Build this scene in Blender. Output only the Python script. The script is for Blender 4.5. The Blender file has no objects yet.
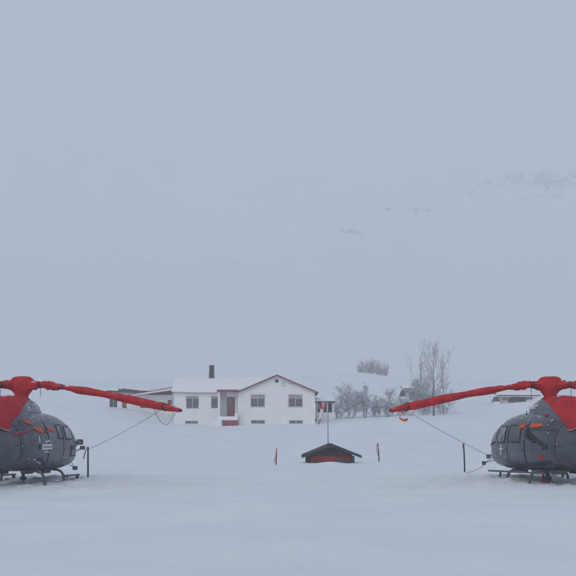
import bpy, bmesh, math, random
import numpy as np
from mathutils import Vector, Matrix, noise

SC = bpy.context.scene
COL = SC.collection
R = math.radians
FPX, CX, HY, EYE = 1200.0, 288.0, 430.0, 1.6      # photograph scale: pixels per unit slope, centre column, horizon row, eye height

def at(px, py, Y):
    return Vector(((px - CX) / FPX * Y, Y, EYE - (py - HY) / FPX * Y))
def sstep(a, b, x):
    t = min(1, max(0, (x - a) / (b - a))); return t * t * (3 - 2 * t)

# ------------------------------------------------------------------ materials
def mat(name, col, rough=.6, metal=0., col2=None, nscale=4., nlo=.4, nhi=.6, bump=0., bscale=30., spec=.5, detail=5., snow=0., coat=0., sscale=9.):
    m = bpy.data.materials.new(name); m.use_nodes = True
    nt = m.node_tree; N = nt.nodes; L = nt.links
    p = N['Principled BSDF']
    p.inputs['Base Color'].default_value = (*col, 1)
    p.inputs['Roughness'].default_value = rough
    p.inputs['Metallic'].default_value = metal
    p.inputs['Specular IOR Level'].default_value = spec
    p.inputs['Coat Weight'].default_value = coat
    tc = N.new('ShaderNodeTexCoord')
    out = None
    if col2 is not None:
        n = N.new('ShaderNodeTexNoise'); n.inputs['Scale'].default_value = nscale; n.inputs['Detail'].default_value = detail
        L.new(tc.outputs['Object'], n.inputs['Vector'])
        mr = N.new('ShaderNodeMapRange'); mr.inputs[1].default_value = nlo; mr.inputs[2].default_value = nhi
        L.new(n.outputs['Fac'], mr.inputs[0])
        mx = N.new('ShaderNodeMix'); mx.data_type = 'RGBA'
        mx.inputs[6].default_value = (*col, 1); mx.inputs[7].default_value = (*col2, 1)
        L.new(mr.outputs[0], mx.inputs[0]); out = mx.outputs[2]
    if snow > 0:      # snow or hoar lying on what faces up
        g = N.new('ShaderNodeNewGeometry'); s = N.new('ShaderNodeSeparateXYZ'); L.new(g.outputs['Normal'], s.inputs[0])
        n = N.new('ShaderNodeTexNoise'); n.inputs['Scale'].default_value = sscale; n.inputs['Detail'].default_value = 6
        L.new(tc.outputs['Object'], n.inputs['Vector'])
        a = N.new('ShaderNodeMath'); a.operation = 'MULTIPLY_ADD'; a.inputs[1].default_value = .35
        L.new(s.outputs['Z'], a.inputs[0]); L.new(n.outputs['Fac'], a.inputs[2])
        mr = N.new('ShaderNodeMapRange'); mr.inputs[1].default_value = 1.0 - snow * .5; mr.inputs[2].default_value = 1.1 - snow * .4
        L.new(a.outputs[0], mr.inputs[0])
        mx = N.new('ShaderNodeMix'); mx.data_type = 'RGBA'; mx.inputs[6].default_value = (*col, 1); mx.inputs[7].default_value = (.78, .8, .84, 1)
        if out: L.new(out, mx.inputs[6])
        L.new(mr.outputs[0], mx.inputs[0]); out = mx.outputs[2]
    if out: L.new(out, p.inputs['Base Color'])
    if bump > 0:
        n = N.new('ShaderNodeTexNoise'); n.inputs['Scale'].default_value = bscale; n.inputs['Detail'].default_value = 6
        L.new(tc.outputs['Object'], n.inputs['Vector'])
        b = N.new('ShaderNodeBump'); b.inputs['Strength'].default_value = 1; b.inputs['Distance'].default_value = bump
        L.new(n.outputs['Fac'], b.inputs['Height']); L.new(b.outputs['Normal'], p.inputs['Normal'])
    return m

M = {}
M['snow'] = mat('snow', (.775, .815, .85), .75, col2=(.74, .78, .82), nscale=.35, bump=.022, bscale=4., spec=.2)
M['roof_snow'] = mat('roof_snow', (.82, .83, .86), .8, bump=.02, bscale=3., spec=.2)
M['paint'] = mat('paint', (.048, .058, .082), .36, .25, col2=(.082, .092, .118), nscale=2.6, nlo=.35, nhi=.68, bump=.005, bscale=4., spec=.5, snow=.28, coat=.25)
M['belly'] = mat('belly', (.035, .037, .045), .6, .1, col2=(.075, .07, .07), nscale=5.)
M['red_fabric'] = mat('red_fabric', (.50, .012, .020), .75, col2=(.38, .010, .02), nscale=3., bump=.07, bscale=6., spec=.25, snow=.20, sscale=3.)
M['red_sock'] = mat('red_sock', (.54, .013, .018), .7, col2=(.34, .010, .018), nscale=4., bump=.05, bscale=5., spec=.25, snow=.16, sscale=3.)
M['piping'] = mat('piping', (.5, .45, .45), .7)
M['black'] = mat('black', (.012, .012, .015), .6, snow=.15)
M['metal_dark'] = mat('metal_dark', (.05, .055, .07), .5, .3, col2=(.11, .11, .12), nscale=12., snow=.35)
M['glass'] = mat('glass', (.17, .20, .24), .12, .0, col2=(.014, .017, .024), nscale=2.6, nlo=.44, nhi=.54, spec=.9)  # pale noise patches are light reflections painted into the dark pane colour
M['glass_dark'] = mat('glass_dark', (.02, .024, .03), .15, 0, spec=.7)
M['rubber'] = mat('rubber', (.02, .02, .022), .7)
M['orange'] = mat('orange', (.75, .10, .02), .7, col2=(.5, .06, .015), nscale=14., bump=.01, bscale=30.)
M['white_mark'] = mat('white_mark', (.62, .64, .68), .6)
M['grey_mark'] = mat('grey_mark', (.22, .24, .27), .6)
M['mirror'] = mat('mirror', (.10, .11, .13), .15, .6)
M['rope'] = mat('rope', (.22, .22, .23), .9)
M['rope_orange'] = mat('rope_orange', (.6, .2, .13), .9)
M['wall'] = mat('wall', (.80, .81, .83), .85, col2=(.72, .73, .75), nscale=.8, nlo=.3, nhi=.8, bump=.01, bscale=8.)
M['red_trim'] = mat('red_trim', (.26, .012, .022), .7, col2=(.2, .02, .03), nscale=3.)
M['red_door'] = mat('red_door', (.24, .012, .02), .6, col2=(.17, .01, .02), nscale=3.)
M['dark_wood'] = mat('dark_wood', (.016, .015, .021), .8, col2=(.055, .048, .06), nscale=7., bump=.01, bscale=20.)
M['red_wood'] = mat('red_wood', (.30, .020, .026), .8, col2=(.20, .02, .03), nscale=6., bump=.01, bscale=20.)
M['frame'] = mat('frame', (.5, .5, .53), .6)
M['pane'] = mat('pane', (.045, .05, .065), .15, 0, col2=(.09, .09, .11), nscale=1.4, spec=.6)
M['curtain'] = mat('curtain', (.42, .36, .38), .9, col2=(.28, .22, .24), nscale=5.)
M['chimney'] = mat('chimney', (.010, .012, .016), .9, col2=(.035, .037, .045), nscale=4., bump=.02)
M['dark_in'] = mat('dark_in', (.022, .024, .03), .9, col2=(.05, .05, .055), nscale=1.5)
M['concrete'] = mat('concrete', (.32, .33, .35), .9, col2=(.42, .43, .45), nscale=3.)
M['steel'] = mat('steel', (.22, .23, .25), .5, .3)
M['sock_red'] = mat('sock_red', (.48, .07, .12), .8, col2=(.5,.28,.33), nscale=6.)
M['sock_white'] = mat('sock_white', (.7, .66, .70), .8)
M['blue'] = mat('blue', (.03, .09, .2), .6)
M['stone'] = mat('stone', (.08, .08, .09), .9)
for k, dark, light, lo, hi in (('bark', (.12, .115, .125), (.55, .56, .60), .35, .58), ('bark_frost', (.21, .205, .225), (.66, .68, .73), .34, .56),
                               ('bark_trunk', (.035, .032, .036), (.20, .2, .22), .5, .72)):
    M[k] = mat(k, dark, .9, col2=light, nscale=2.3, nlo=lo, nhi=hi)

# ------------------------------------------------------------------ mesh builder
class MB:
    def __init__(s): s.v = []; s.f = []; s.mi = []; s.m = 0
    def add(s, vs, fs):
        o = len(s.v); s.v += [tuple(p) for p in vs]
        for f in fs: s.f.append(tuple(i + o for i in f)); s.mi.append(s.m)
    def box(s, x0, x1, y0, y1, z0, z1):
        s.add([(x0,y0,z0),(x1,y0,z0),(x1,y1,z0),(x0,y1,z0),(x0,y0,z1),(x1,y0,z1),(x1,y1,z1),(x0,y1,z1)],
              [(0,3,2,1),(4,5,6,7),(0,1,5,4),(1,2,6,5),(2,3,7,6),(3,0,4,7)])
    def bar(s, a, b, w, h, up=(0,0,1)):
        a = Vector(a); b = Vector(b); d = (b - a).normalized(); u = Vector(up)
        if abs(d.dot(u)) > .98: u = Vector((0,1,0))
        sd = d.cross(u).normalized(); u = sd.cross(d).normalized()
        q = [(-1,-1),(1,-1),(1,1),(-1,1)]
        vs = [p + sd * (i * w / 2) + u * (j * h / 2) for p in (a, b) for i, j in q]
        s.add(vs, [(0,1,2,3)[::-1],(4,5,6,7)] + [(i,(i+1)%4,(i+1)%4+4,i+4) for i in range(4)])
    def tube(s, pts, r, n=8, cap=True):
        pts = [Vector(p) for p in pts]
        rs = r if isinstance(r, (list, tuple)) else [r] * len(pts)
        up = Vector((.13, .21, 1)).normalized(); rings = []
        for i, p in enumerate(pts):
            d = (pts[min(i+1, len(pts)-1)] - pts[max(i-1, 0)])
            d = d.normalized() if d.length > 1e-9 else Vector((0,0,1))
            if abs(d.dot(up)) > .97: u0 = Vector((1, .1, 0)).normalized()
            else: u0 = up
            a = d.cross(u0).normalized(); b = d.cross(a)
            rings.append([p + (a * math.cos(t) + b * math.sin(t)) * rs[i] for t in [2*math.pi*k/n for k in range(n)]])
        vs = [v for g in rings for v in g]; fs = []
        for i in range(len(pts)-1):
            for k in range(n):
                fs.append((i*n+k, i*n+(k+1)%n, (i+1)*n+(k+1)%n, (i+1)*n+k))
        if cap: fs += [tuple(range(n))[::-1], tuple(range((len(pts)-1)*n, len(pts)*n))]
        s.add(vs, fs)
    def grid(s, rows, close=False):
        n = len(rows[0]); vs = [p for r in rows for p in r]; fs = []
        for i in range(len(rows)-1):
            for k in range(n if close else n-1):
                fs.append((i*n+k, i*n+(k+1)%n, (i+1)*n+(k+1)%n, (i+1)*n+k))
        s.add(vs, fs)
    def poly(s, pts, y0, y1):          # prism of an XZ outline between two Y
        n = len(pts)
        s.add([(x,y0,z) for x,z in pts] + [(x,y1,z) for x,z in pts],
              [tuple(range(n)), tuple(range(n, 2*n))[::-1]] + [(i, i+n, (i+1)%n+n, (i+1)%n) for i in range(n)])
    def build(s, name, m, parent=None, smooth=False, loc=(0,0,0), rot=0, bevel=0, solid=0, normals=True):
        me = bpy.data.meshes.new(name); me.from_pydata(s.v, [], s.f)
        ms = m if isinstance(m, list) else [m]
        for k in ms: me.materials.append(M[k])
        if len(ms) > 1: me.polygons.foreach_set('material_index', s.mi)
        if normals:
            b = bmesh.new(); b.from_mesh(me); bmesh.ops.recalc_face_normals(b, faces=b.faces); b.to_mesh(me); b.free()
        if smooth: me.polygons.foreach_set('use_smooth', [True]*len(me.polygons))
        o = bpy.data.objects.new(name, me); COL.objects.link(o); o.parent = parent
        o.location = loc; o.rotation_euler = (0, 0, rot)
        if solid: md = o.modifiers.new('s', 'SOLIDIFY'); md.thickness = solid; md.offset = 1
        if bevel: md = o.modifiers.new('b', 'BEVEL'); md.width = bevel; md.segments = 2; md.limit_method = 'ANGLE'
        return o

def tag(o, label=None, cat=None, group=None, kind=None):
    if label: o['label'] = label
    if cat: o['category'] = cat
    if group: o['group'] = group
    if kind: o['kind'] = kind
    return o
def thing(name, label, cat, loc=(0,0,0), rz=0, group=None):
    o = bpy.data.objects.new(name, None); COL.objects.link(o); o.empty_display_size = .3
    o.location = loc; o.rotation_euler = (0, 0, rz)
    return tag(o, label, cat, group)

def fbm(x, y, z=0., o=4):
    return noise.fractal(Vector((x, y, z)), 1.0, 2.0, o)     # about -1..1

# ------------------------------------------------------------------ terrain
YK = [-400, 0, 48, 62, 80, 105, 124, 130, 140, 165, 190, 218, 236, 300, 420]
XK = [-60, -20, -12.5, -5, 3, 10, 25, 60]
ZK = {  # heights of the snow at each YK, one row for each XK
 -60:  [0,0,0,.05,.6,1.9,3.4,3.9,4.6,6.4,8.3,10.2,11,14,20],
 -20:  [0,0,0,.05,.6,1.9,3.3,3.7,4.5,6.2,8.1,10.0,10.8,14,20],
 -12.5:[0,0,0,.03,.4,1.3,2.12,2.5,4.0,6.0,8.0,10.2,11,14,20],
 -5:   [0,0,0,.0,.35,1.2,2.1,2.35,3.2,5.6,8.0,10.6,11.2,13.5,20],
 3:    [0,0,0,.0,.35,1.2,2.1,2.4,3.0,5.4,8.2,11.2,11.6,13.2,20],
 10:   [0,0,0,.0,.35,1.25,2.2,2.45,2.9,5.3,8.4,11.75,12.0,13.2,20],
 25:   [0,0,0,.0,.35,1.3,2.35,2.65,3.2,5.3,7.9,10.6,11.3,13.2,20],
 60:   [0,0,0,.0,.35,1.3,2.5,2.9,3.6,5.6,7.9,10.4,11.2,13.4,20]}
def prof(x, y):
    vals = [pchip(YK, ZK[k], y) for k in XK]
    return vals
_pc = {}
def pchip(xs, ys, x):
    key = (id(ys))
    if key not in _pc:
        n = len(xs); d = [(ys[i+1]-ys[i])/(xs[i+1]-xs[i]) for i in range(n-1)]
        m = [d[0]] + [0 if d[i-1]*d[i] <= 0 else 2*d[i-1]*d[i]/(d[i-1]+d[i]) for i in range(1, n-1)] + [d[-1]]
        _pc[key] = m
    m = _pc[key]
    if x <= xs[0]: return ys[0]
    if x >= xs[-1]: return ys[-1]
    i = 0
    while xs[i+1] < x: i += 1
    h = xs[i+1]-xs[i]; t = (x-xs[i])/h
    return (2*t**3-3*t*t+1)*ys[i] + (t**3-2*t*t+t)*h*m[i] + (-2*t**3+3*t*t)*ys[i+1] + (t**3-t*t)*h*m[i+1]
HELI = [(-7.76, 35.0), (7.64, 35.0)]
def ground(x, y):
    if x <= XK[0]: z = pchip(YK, ZK[XK[0]], y)
    elif x >= XK[-1]: z = pchip(YK, ZK[XK[-1]], y)
    else:
        i = 0
        while XK[i+1] < x: i += 1
        t = sstep(XK[i], XK[i+1], x)
        z = pchip(YK, ZK[XK[i]], y)*(1-t) + pchip(YK, ZK[XK[i+1]], y)*t
    z += fbm(x*.05, y*.05, 3.1, 3) * (.10 + .5*sstep(60, 200, y))
    z += fbm(x*.35+fbm(x*.2, y*.2)*.6, y*.5, 7.7, 4) * .045 + fbm(x*1.1, y*1.6, 4.4, 3) * .010
    if 10 < y < 70 and abs(x) < 24:
        tr = 0
        for hx, hy in HELI:
            d = math.hypot((x-hx)*.8, y-hy); tr = max(tr, 1 - sstep(3.2, 6.5, d))
        if tr > 0:
            z += tr * (.12*abs(fbm(x*2.1, y*2.1, 1.3, 4)) - .035*max(0, noise.noise(Vector((x*3.3, y*3.3, 9.))))*2)
        # trodden strip between the two machines, its low lip catching shade
        z += .075*sstep(36.2, 37.6, y + .8*fbm(x*.25, 2.2)) * (1 - sstep(44, 52, y)) 
        z += tr * .06 * math.exp(-((y-36.5)/1.2)**2)
    # mound in front of the hut, drifts at its sides
    z += .10*math.exp(-((x-2.0)/.55)**2-((y-55.6)/.5)**2) + .05*math.exp(-((x-.6)/1.6)**2-((y-55.2)/.8)**2)
    z += .14*math.exp(-((x+.5)/1.6)**2-((y-56.6)/1.2)**2) + .12*math.exp(-((x-4.4)/1.4)**2-((y-57)/1.2)**2)
    z += .75*math.exp(-((x-31)/5.5)**2-((y-157)/4.)**2) + .3*math.exp(-((x-16)/3)**2-((y-157)/4.)**2)
    # snow ploughed up before the house and to the right of it
    z += .22*math.exp(-((y-121.5)/2.6)**2) * (1 + .5*fbm(x*.3, 5.5))
    return z

def axis(dense0, dense1, step, lo, hi, g=1.07):
    a = list(np.arange(dense0, dense1+step/2, step)); s = step; x = a[-1]
    while x < hi: s *= g; x += s; a.append(min(x, hi))
    s = step; x = a[0]; b = []
    while x > lo: s *= g; x -= s; b.append(max(x, lo))
    return b[::-1] + a
xs = axis(-17, 17, .18, -1500, 1500, 1.06)
ys = axis(22, 60, .18, -300, 60, 1.08)
s_ = .22; y_ = ys[-1]
while y_ < 420: s_ = min(s_*1.03, 3.2); y_ += s_; ys.append(min(y_, 420))
g = MB(); g.grid([[(x, y, ground(x, y)) for x in xs] for y in ys])
tag(g.build('snow_ground', 'snow', smooth=True, normals=False), kind='structure')

# mountain: rises out of the field 300 m away
def mz(x, y):
    base = pchip([240, 300, 420, 760, 1050, 1400, 1800, 2600], MZ, y)
    k = sstep(330, 1300, y)*1.7
    w = fbm(x*.0025+3, y*.0022, .5, 5)
    rg = 1 - abs(fbm(x*.004+.7*fbm(x*.0013, y*.0013), y*.0014, 8.2, 5))
    return base + k*(w*32 + (rg-.75)*26) + k*fbm(x*.03, y*.03, 2, 5)*5
MZ = [-2, 11, 38, 112, 184, 302, 425, 560]
CR = [  # bare crags: pixel centre, extent in pixels, strength
 (350,232,14,4,.8),(341,229,9,3,.6),(362,235,6,2.5,.7),(369,192,3.5,2.,1.2),(374,193,2.5,1.4,.8),(390,209,10,1.6,.8),(412,211,15,2.0,.95),(428,210,8,2.2,.8),(418,222,4,1.6,.7),
 (305,180,28,5,.5),(330,174,12,2,.5),(490,184,26,8,.6),(518,179,22,9,.75),(545,181,18,10,.85),(560,183,14,9,.75),(574,178,9,12,.8),(556,196,10,5,.7),(470,192,16,5,.55),(262,212,18,2.5,.45),(386,183,12,1.5,.45),(232,262,9,1.5,.35),(520,199,16,3,.6),(448,212,20,2,.45),(540,196,14,3,.6)]
mx = list(np.arange(-2000, -400, 50.)) + list(np.arange(-400, 700, 5.)) + list(np.arange(700, 2001, 50.))
my = list(np.arange(250, 800, 9.)) + list(np.arange(800, 2100, 5.5)) + list(np.arange(2100, 2600, 25.))
rows = []; rk = []
for y in my:
    r = []
    for x in mx:
        z = mz(x, y) ; a = 0
        if -400 < x < 700 and 700 < y < 2200:
            px = CX + FPX*x/y; py = HY - FPX*(z-EYE)/y
            for cx, cy, ex, ey, st in CR:
                d = ((px-cx)/ex)**2 + ((py-cy)/ey)**2
                if d < 5: a = max(a, st*math.exp(-d*.8))
            if a > .05: z += a*7*max(0, noise.noise(Vector((x*.05, y*.03, 4))))
        r.append((x, y, z)); rk.append(a)
    rows.append(r)
g = MB(); g.grid(rows)
mm = mat('mountain_snow', (.80, .82, .85), .85, spec=.1); M['mountain_snow'] = mm
nt = mm.node_tree; N = nt.nodes; L = nt.links
an = N.new('ShaderNodeAttribute'); an.attribute_name = 'rock'
tc = N.new('ShaderNodeTexCoord'); mp = N.new('ShaderNodeMapping'); mp.inputs['Scale'].default_value = (1, .35, 1.6); mp.inputs['Rotation'].default_value = (0, R(-24), 0)
n1 = N.new('ShaderNodeTexNoise'); n1.inputs['Scale'].default_value = .22; n1.inputs['Detail'].default_value = 8; n1.inputs['Roughness'].default_value = .65
L.new(tc.outputs['Object'], mp.inputs[0]); L.new(mp.outputs[0], n1.inputs['Vector'])
ad = N.new('ShaderNodeMath'); ad.operation = 'MULTIPLY_ADD'; ad.inputs[1].default_value = .40
L.new(an.outputs['Fac'], ad.inputs[0]); L.new(n1.outputs['Fac'], ad.inputs[2])
mr = N.new('ShaderNodeMapRange'); mr.inputs[1].default_value = .68; mr.inputs[2].default_value = .84
L.new(ad.outputs[0], mr.inputs[0])
mxn = N.new('ShaderNodeMix'); mxn.data_type = 'RGBA'; mxn.inputs[6].default_value = (.80,.82,.85,1); mxn.inputs[7].default_value = (.03,.03,.035,1)
gt = N.new('ShaderNodeMapRange'); gt.inputs[1].default_value = .06; gt.inputs[2].default_value = .35; L.new(an.outputs['Fac'], gt.inputs[0])
gm = N.new('ShaderNodeMath'); gm.operation = 'MULTIPLY'; L.new(mr.outputs[0], gm.inputs[0]); L.new(gt.outputs[0], gm.inputs[1])
L.new(gm.outputs[0], mxn.inputs[0]); L.new(mxn.outputs[2], N['Principled BSDF'].inputs['Base Color'])
mo = g.build('mountain', 'mountain_snow', smooth=True, normals=False)
atr = mo.data.attributes.new('rock', 'FLOAT', 'POINT'); atr.data.foreach_set('value', rk)
tag(mo, kind='structure')

# ------------------------------------------------------------------ helicopter
FS = [ # f, half width, z bottom, z top, roundness
 (-7.2,.06,1.66,1.80,2),(-5.0,.14,1.50,1.82,2),(-3.4,.22,1.36,1.86,2),(-2.7,.31,1.20,1.92,2.1),(-2.2,.47,.98,2.00,2.2),(-1.7,.64,.78,2.10,2.3),(-1.1,.81,.70,2.20,2.6),
 (-.5,.90,.64,2.28,2.8),(.2,.925,.62,2.32,3.0),(.8,.93,.62,2.32,3.0),(1.4,.915,.62,2.28,2.9),(1.9,.87,.64,2.18,2.7),(2.3,.79,.67,2.06,2.6),
 (2.6,.69,.72,1.91,2.5),(2.9,.52,.80,1.67,2.3),(3.05,.38,.87,1.50,2.1),(3.15,.26,.95,1.39,2.0),(3.20,.14,1.04,1.28,2.0),(3.22,.02,1.15,1.18,2.0)]
CS = [(-3.15,.10,1.75,2.16,2),(-2.8,.22,1.6,2.30,2.1),(-2.2,.34,1.5,2.50,2.3),(-1.6,.41,1.5,2.66,2.5),(-.8,.42,1.5,2.73,2.6),(-.1,.39,1.5,2.73,2.8),(.35,.37,1.5,2.71,2.8),(.62,.35,1.5,2.67,2.8),
      (.84,.32,1.5,2.58,2.7),(1.0,.28,1.6,2.42,2.5),(1.12,.20,1.7,2.20,2.3)]
def lerp_st(S, f):
    f = max(S[0][0], min(S[-1][0], f)); i = 0
    while i < len(S)-2 and S[i+1][0] < f: i += 1
    t = (f-S[i][0])/(S[i+1][0]-S[i][0]); o = []
    for k in range(1, 5):
        p0 = S[max(i-1,0)]; p1 = S[i]; p2 = S[i+1]; p3 = S[min(i+2,len(S)-1)]
        m1 = 0 if p1 is p0 else (p2[k]-p0[k])/(p2[0]-p0[0]); m2 = 0 if p3 is p2 else (p3[k]-p1[k])/(p3[0]-p1[0])
        h = p2[0]-p1[0]
        o.append((2*t**3-3*t*t+1)*p1[k] + (t**3-2*t*t+t)*h*m1 + (-2*t**3+3*t*t)*p2[k] + (t**3-t*t)*h*m2)
    return o
def taper(s, c):
    return 1 - (c*s*s if s > 0 else .05*s*s)
def sec(S, f, a, c):
    w, z0, z1, n = lerp_st(S, f)
    zc = (z0+z1)/2 - (.08 if S is FS and f > -2.4 else 0); 
    ca, sa = math.cos(a), math.sin(a)
    if S is FS and sa < 0 and f > -2: n = n + .9*min(1, (f+2))
    s = math.copysign(abs(sa)**(2/n), sa); h = (z1-zc) if s > 0 else (zc-z0)
    return math.copysign(abs(ca)**(2/n), ca)*w*taper(s, c), zc + s*h
def side(S, f, z, c):                   # half width of the skin at height z
    w, z0, z1, n = lerp_st(S, f); zc = (z0+z1)/2 - (.08 if S is FS and f > -2.4 else 0)
    if S is FS and z < zc and f > -2: n = n + .9*min(1, (f+2))
    s = (z-zc)/((z1-zc) if z > zc else (zc-z0)); s = max(-.999, min(.999, s))
    return w*(1-abs(s)**n)**(1/n)*taper(s, c)
TC, TW = .19, .36
def skin(f, z):
    z0c = lerp_st(CS, f)[2] if -3.15 < f < 1.12 else 0
    a = side(FS, f, z, TC) if z < lerp_st(FS, f)[2] else 0
    b = side(CS, f, z, TW) if (-3.15 < f < 1.12 and z < z0c) else 0
    return max(a, b)
def loft(S, fs, c, n=40):
    m = MB(); rows = []
    for f in fs:
        rows.append([(f, *sec(S, f, 2*math.pi*k/n, c)) for k in range(n)])
    m.grid(rows, True); m.f.append(tuple(range(n))); m.mi.append(0); b = (len(fs)-1)*n; m.f.append(tuple(range(b, b+n))[::-1]); m.mi.append(0)
    return m
def patch(name, m, parent, sgn, f0, f1, lo, hi, off=.012, n=8, which=None, smooth=True, edge=True):
    """a panel lying on the skin: lo(f), hi(f) are its lower and upper heights"""
    fn = which or skin
    mb = MB(); out = []; inn = []
    for i in range(n+1):
        f = f0 + (f1-f0)*i/n; a, b = lo(f), hi(f)
        out.append([(f, -sgn*(fn(f, a+(b-a)*j/n)+off), a+(b-a)*j/n) for j in range(n+1)])
        inn.append([(f, -sgn*(fn(f, a+(b-a)*j/n)-.01), a+(b-a)*j/n) for j in range(n+1)])
    mb.grid(out)
    if edge:
        lp = lambda G: [G[i][0] for i in range(n+1)] + [G[n][j] for j in range(1, n+1)] + [G[i][n] for i in range(n-1,-1,-1)] + [G[0][j] for j in range(n-1,0,-1)]
        mb.grid([lp(out), lp(inn)], True)
    return mb.build(name, m, parent, smooth=False)
def text_mesh(body, size=1.):
    c = bpy.data.curves.new('t', 'FONT'); c.body = body; c.size = size; c.align_x = 'CENTER'; c.align_y = 'CENTER'; c.resolution_u = 3
    o = bpy.data.objects.new('t', c); COL.objects.link(o)
    dg = bpy.context.evaluated_depsgraph_get(); e = o.evaluated_get(dg); me = e.to_mesh()
    vs = [v.co.copy() for v in me.vertices]; fs = [tuple(p.vertices) for p in me.polygons]
    e.to_mesh_clear(); bpy.data.objects.remove(o); bpy.data.curves.remove(c)
    return vs, fs
def decal(name, body, parent, sgn, f0, z0, w, h, m='white_mark', off=.02):
    vs, fs = text_mesh(body)
    x0, x1 = min(v.x for v in vs), max(v.x for v in vs); y0, y1 = min(v.y for v in vs), max(v.y for v in vs)
    mb = MB(); out = []
    for v in vs:
        u = (v.x-(x0+x1)/2)/(x1-x0)*w; q = (v.y-(y0+y1)/2)/(y1-y0)*h
        f = f0 + sgn*u; z = z0 + q           # starboard reads aft to forward, port forward to aft
        out.append((f, -sgn*(skin(f, z)+off), z))
    mb.add(out, fs); return mb.build(name, m, parent, normals=False)

def helicopter(label, loc, rz, blades, left):
    """local +X forward, +Y port, origin under the mast; sgn 1 = starboard side, the side the camera sees on the left machine"""
    t = thing('helicopter', label, 'helicopter', loc, rz, 'grey helicopters under red covers')
    sg = 1 if left else -1
    fl = [-7.2,-6.2,-5.0,-4.2,-3.4,-3.0] + list(np.arange(-2.8, 3.0, .14)) + [2.95,3.0,3.05,3.1,3.15,3.18,3.2,3.215,3.22]
    fu = loft(FS, fl, TC, 48).build('fuselage', 'paint', t, smooth=True)
    fl = [-3.15,-3.0,-2.8,-2.6] + list(np.arange(-2.4, .9, .15)) + [.95,1.0,1.05,1.09,1.12]
    co = loft(CS, fl, TW, 40).build('cowling', 'paint', t, smooth=True)
    # shoulder fairing between cowling and cabin roof: air intake box ahead of the mast
    mb = MB(); mb.tube([(.95, 0, 2.45), (.1, 0, 2.70)], [.10, .14], 12); mb.build('intake_fairing', 'paint', co, smooth=True)
    # belly pan and hook
    mb = MB(); rows = []
    for f in np.arange(-1.9, 2.2, .2):
        k = min(1, (f+2.1)*1.5, (2.3-f)*1.2); rows.append([(f, sec(FS, f, R(q), TC)[0]*1.006, sec(FS, f, R(q), TC)[1]-.006) for q in np.linspace(270-48*k, 270+48*k, 13)])
    mb.grid(rows); mb.build('belly_pan', 'belly', t, smooth=True, solid=.01)
    for f0, f1, y, z, w in ((-1.5,-.9,.35,.62,.10),(-.6,-.1,.5,.60,.14),(.2,.7,-.5,.60,.12),(1.0,1.4,.3,.61,.10),(-.9,-.5,-.45,.62,.12)):
        mb = MB(); mb.box(f0, f1, y-w, y+w, z-.07, z+.06); mb.build('underside_box', 'belly', t, bevel=.02)
    mb = MB(); mb.tube([(.1,0,.6),(.1,0,.42)], .05, 8); mb.box(.0,.2,-.06,.06,.34,.44); mb.tube([(.1,0,.34),(.14,0,.27),(.1,0,.22),(.04,0,.25)], .02, 6); mb.build('cargo_hook', 'belly', t)
    # windows both sides (> rubber seal), doors
    for s in (1, -1):
        # rear cabin door with its window, front door with its window
        for (f0, f1, a, b, a2, b2) in ((-.20, .86, .80, 2.02, 1.38, 1.96), (.92, 1.98, .82, 1.98, 1.36, 1.92)):
            lo = lambda f, a=a: a; hi = lambda f, b=b, f0=f0: min(b, lerp_st(FS, f)[2]-.17)
            d = patch('door', 'paint', t, s, f0, f1, lo, hi, .014, 10)
            lo2 = lambda f, a2=a2: a2; hi2 = lambda f, b2=b2: min(b2, lerp_st(FS, f)[2]-.24)
            wa, wb = ((.46 if left else .02), .84) if f0 < .5 else (1.04, 1.62)
            w_ = patch('window', 'rubber', d, s, wa, wb, lambda f: lo2(f)+(.14 if left else .04), lambda f: hi2(f), .024, 10)
            patch('pane', 'glass' if (left or f0 > .5) else 'glass_dark', w_, s, wa+.06, wb-.06, lambda f: lo2(f)+(.19 if left else .09), lambda f: hi2(f)-.04, .032, 10)
            mb = MB(); y = -s*(skin(f0+.1, 1.25)+.03); mb.bar((f0+.06, y, 1.22), (f0+.2, y, 1.22), .03, .03); mb.build('handle', 'metal_dark', d)
        w_ = patch('window', 'rubber', t, s, 1.78, 2.60, lambda f: 1.42-.15*(f-1.8), lambda f: lerp_st(FS, f)[2]-.22, .014, 8)
        patch('pane', 'glass', w_, s, 1.83, 2.56, lambda f: 1.47-.15*(f-1.8), lambda f: lerp_st(FS, f)[2]-.26, .022, 8)
        if left: w_ = patch('lower_window', 'rubber', t, s, 1.52, 2.20, lambda f: 1.00, lambda f: 1.32, .024, 8)
        if left: patch('pane', 'glass_dark', w_, s, 1.57, 2.15, lambda f: 1.04, lambda f: 1.28, .032, 8)
        # baggage door
        patch('baggage_door', 'paint', t, s, -1.50, -.28, lambda f: .92+.1*max(0,-f-.9), lambda f: 1.78, .012, 10)
    # windscreen wraps the nose top
    mb = MB(); rows = []
    for f in np.linspace(1.95, 3.12, 14):
        rows.append([(f, sec(FS, f, a, TC)[0]*1.012, sec(FS, f, a, TC)[1]+.012) for a in np.linspace(R(58), R(122), 17)])
    mb.grid(rows); ws = mb.build('windscreen', 'glass', t, smooth=True)
    mb = MB(); mb.grid([[(f, y, sec(FS, f, R(90), TC)[1]+.02) for y in (-.03, .03)] for f in np.linspace(1.95, 3.12, 14)]); mb.build('pillar', 'paint', ws, solid=.02)
    # small fittings on the near side: latches, vents
    rnd = random.Random(5 if left else 9)
    pts = [(-.95,1.66),(-.4,1.7),(-1.25,1.0),(-.6,.95),(.1,1.1),(.9,1.0),(-1.6,1.35),(-.75,2.02)] if left else [(-1.3,1.72),(-1.7,1.40),(-.2,1.55),(-.55,1.12),(.55,1.08),(.25,1.62),(1.1,1.0),(-1.1,1.95),(-.35,2.0)]
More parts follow.
